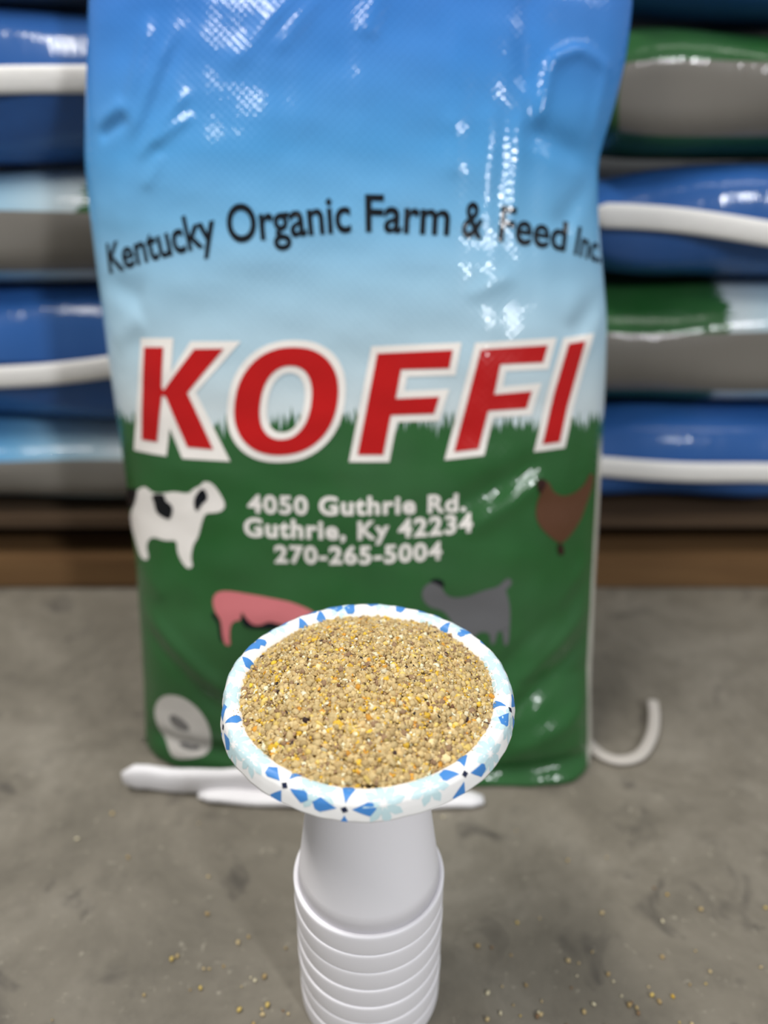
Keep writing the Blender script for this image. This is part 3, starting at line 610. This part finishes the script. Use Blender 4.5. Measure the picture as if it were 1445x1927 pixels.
# ---------------------------------------------------------------- pallets
def pallet(xc, yc, label, w=1.18, d=1.0, h=.115):
    e = empty('wooden_pallet', (xc, yc, 0)); tag(e, label, 'pallet', 'pallets under the stacked sacks')
    def part(nm, sx, sy, sz, loc, m):
        o = link(nm, box_mesh(nm, sx, sy, sz, .003, .0012), m, e, False); o.location = loc
    for yy in (-d / 2 + .045, 0, d / 2 - .045): part('runner', w, .09, .048, (0, yy, .0255), M_WOOD)
    part('runner', w, .06, .022, (0, -d / 2 + .15, .0685), M_GAPFILM)  # added grey bar standing in for the stretch film sheen in the gap
    for xx in (-w / 2 + .07, 0, w / 2 - .07):
        for yy in (-d / 2 + .075, 0, d / 2 - .075): part('block', .12, .09, .044, (xx, yy, .0725), M_WOODD)
    for k in range(7): part('deck_board', w, .115, .018, (0, -d / 2 + .06 + k * (d - .12) / 6, h - .0105), M_WOODD)
FRONT = .944
pallet(-.66, FRONT + .5, 'wooden pallet on the left, seen beside the cow side of the upright sack')
pallet(.66, FRONT + .5, 'wooden pallet on the right, seen beside the chicken side of the upright sack')

# ---------------------------------------------------------------- stacked sacks lying on the pallets
def lying_mesh(name, L, W, T, seed, hem_z=0.0):
    """a filled sack on its back: length along +X (foot at -X, sewn top at +X), width along Y, thickness Z; origin at its underside"""
    rg = np.random.default_rng(seed); ph = rg.uniform(0, 6.28, 12); NV, NP = 90, 72; V = []; UV = []; Fc = []; mi = []
    for v in np.linspace(0, 1, NV):
        e = abs(2 * v - 1); k = (1 - e ** 13) ** .5 if e < 1 else 0
        k = max(k, .10); x = (v - .5) * L
        for i in range(NP):
            a = 2 * math.pi * i / NP; c, s = math.cos(a), math.sin(a)
            y = math.copysign(abs(c) ** .55, c) * W / 2 * (.90 + .10 * k); z = math.copysign(abs(s) ** .72, s) * T / 2 * k
            z += k * .006 * math.sin(x * 13 + ph[0] + y * 5) * (s > 0) * abs(s) + .004 * math.sin(y * 17 + ph[1] + x * 8) * k * (s > 0)
            y += .006 * math.sin(x * 19 + ph[2]) * math.sin(z * 40 + ph[3]) * k
            bx = .010 * math.sin(y * 22 + ph[4]) * math.sin(z * 35 + ph[5]) * (e > .6)
            zz = min(max(z + T / 2, 0), T)
            V.append((x + bx, y, zz)); UV.append((y + .03 * z, .012 + v * .836))
    for k in range(NV - 1):
        for i in range(NP):
            j = (i + 1) % NP; Fc.append((k * NP + i, (k + 1) * NP + i, (k + 1) * NP + j, k * NP + j))
            a = 2 * math.pi * (i + .5) / NP; zz = math.copysign(abs(math.sin(a)) ** .72, math.sin(a))
            mi.append(1 if -.62 < zz < .42 and .06 < (k + .5) / NV < .90 else 0)
    Fc += [tuple(range(NP)), tuple((NV - 1) * NP + i for i in range(NP - 1, -1, -1))]; mi += [0, 0]
    me = mesh_of(name, V, Fc); uv_layer(me, UV); me.materials.append(M_PRINT_LYING); me.materials.append(M_GUSSET)
    me.polygons.foreach_set('material_index', mi); me.polygons.foreach_set('use_smooth', [True] * len(me.polygons))
    bm = bmesh.new(); bm.from_mesh(me); bmesh.ops.recalc_face_normals(bm, faces=bm.faces); bm.to_mesh(me); bm.free()
    return me
def lying_sack(loc, rotz, L, W, T, seed, label, droop=0.0):
    e = empty('lying_sack', loc, (0, 0, rotz)); tag(e, label, 'sack', 'filled sacks lying stacked on the pallets')
    b = bpy.data.objects.new('sack_body', lying_mesh('lying_sack', L, W, T, seed)); COL.objects.link(b); b.parent = e
    # sewn white tape across the top end, folded flat against it
    rg = random.Random(seed); n = 24; pts = []
    for i in range(n):
        f = i / (n - 1); pts.append((L / 2 + .009 + .003 * math.sin(f * 9 + seed), (f - .5) * W * .93, T * .50 + .005 * math.sin(f * 5 + seed) - .004 * (2 * f - 1) ** 2 + droop * (f - .5)))
    h = roll('hem_tape', pts, .005, .0135, M_TAPE, e)
def row(side, z0, z1, kind, seed, names, shift):
    T = (z1 - z0); sg = -1 if side == 'L' else 1; z0 += .001
    if kind == 'end':            # two sacks with their sewn tops facing the camera
        for k in range(2):
            xc = sg * (.22 + .197 + k * .412); lying_sack((xc, FRONT + .405, z0), R(-90), .80, .39, T - .001, seed + k, names[k], -.030 * sg)
    else:                        # one sack side on, one end on
        L, W = .80, .39
        xc = sg * (shift + L / 2); lying_sack((xc, FRONT + .005 + W / 2, z0), R(180) if side == 'L' else 0, L, W, T - .001, seed, names[0])
        xc = sg * (shift + L + .222); lying_sack((xc, FRONT + .405, z0), R(-90), .80, .375, T - .001, seed + 1, names[1])
ZL = [.116, .232, .408, .547, .715, .86]; ZR = [.116, .254, .418, .552, .695, .84]
WORD = ['bottom', 'second', 'third', 'fourth', 'top']
def names(side, i, kind):
    s = 'left' if side == 'L' else 'right'; w = WORD[i]
    if kind == 'end':
        return ['blue sack with white taped end, %s layer of the %s stack, nearer the upright sack' % (w, s), 'blue sack with white taped end, %s layer of the %s stack, outer of two' % (w, s)]
    return ['sack lying side on with grey gusset in the %s layer of the %s stack' % (w, s), 'blue sack with white taped end beside the side-on sack, %s layer, %s stack' % (w, s)]
for i in range(5):
    k = 'side' if i % 2 == 0 else 'end'; row('L', ZL[i], ZL[i + 1], k, 10 + 5 * i, names('L', i, k), .01 + .02 * (i == 2))
    k = 'end' if i % 2 == 0 else 'side'; row('R', ZR[i], ZR[i + 1], k, 60 + 5 * i, names('R', i, k), .11 if i == 1 else .22)
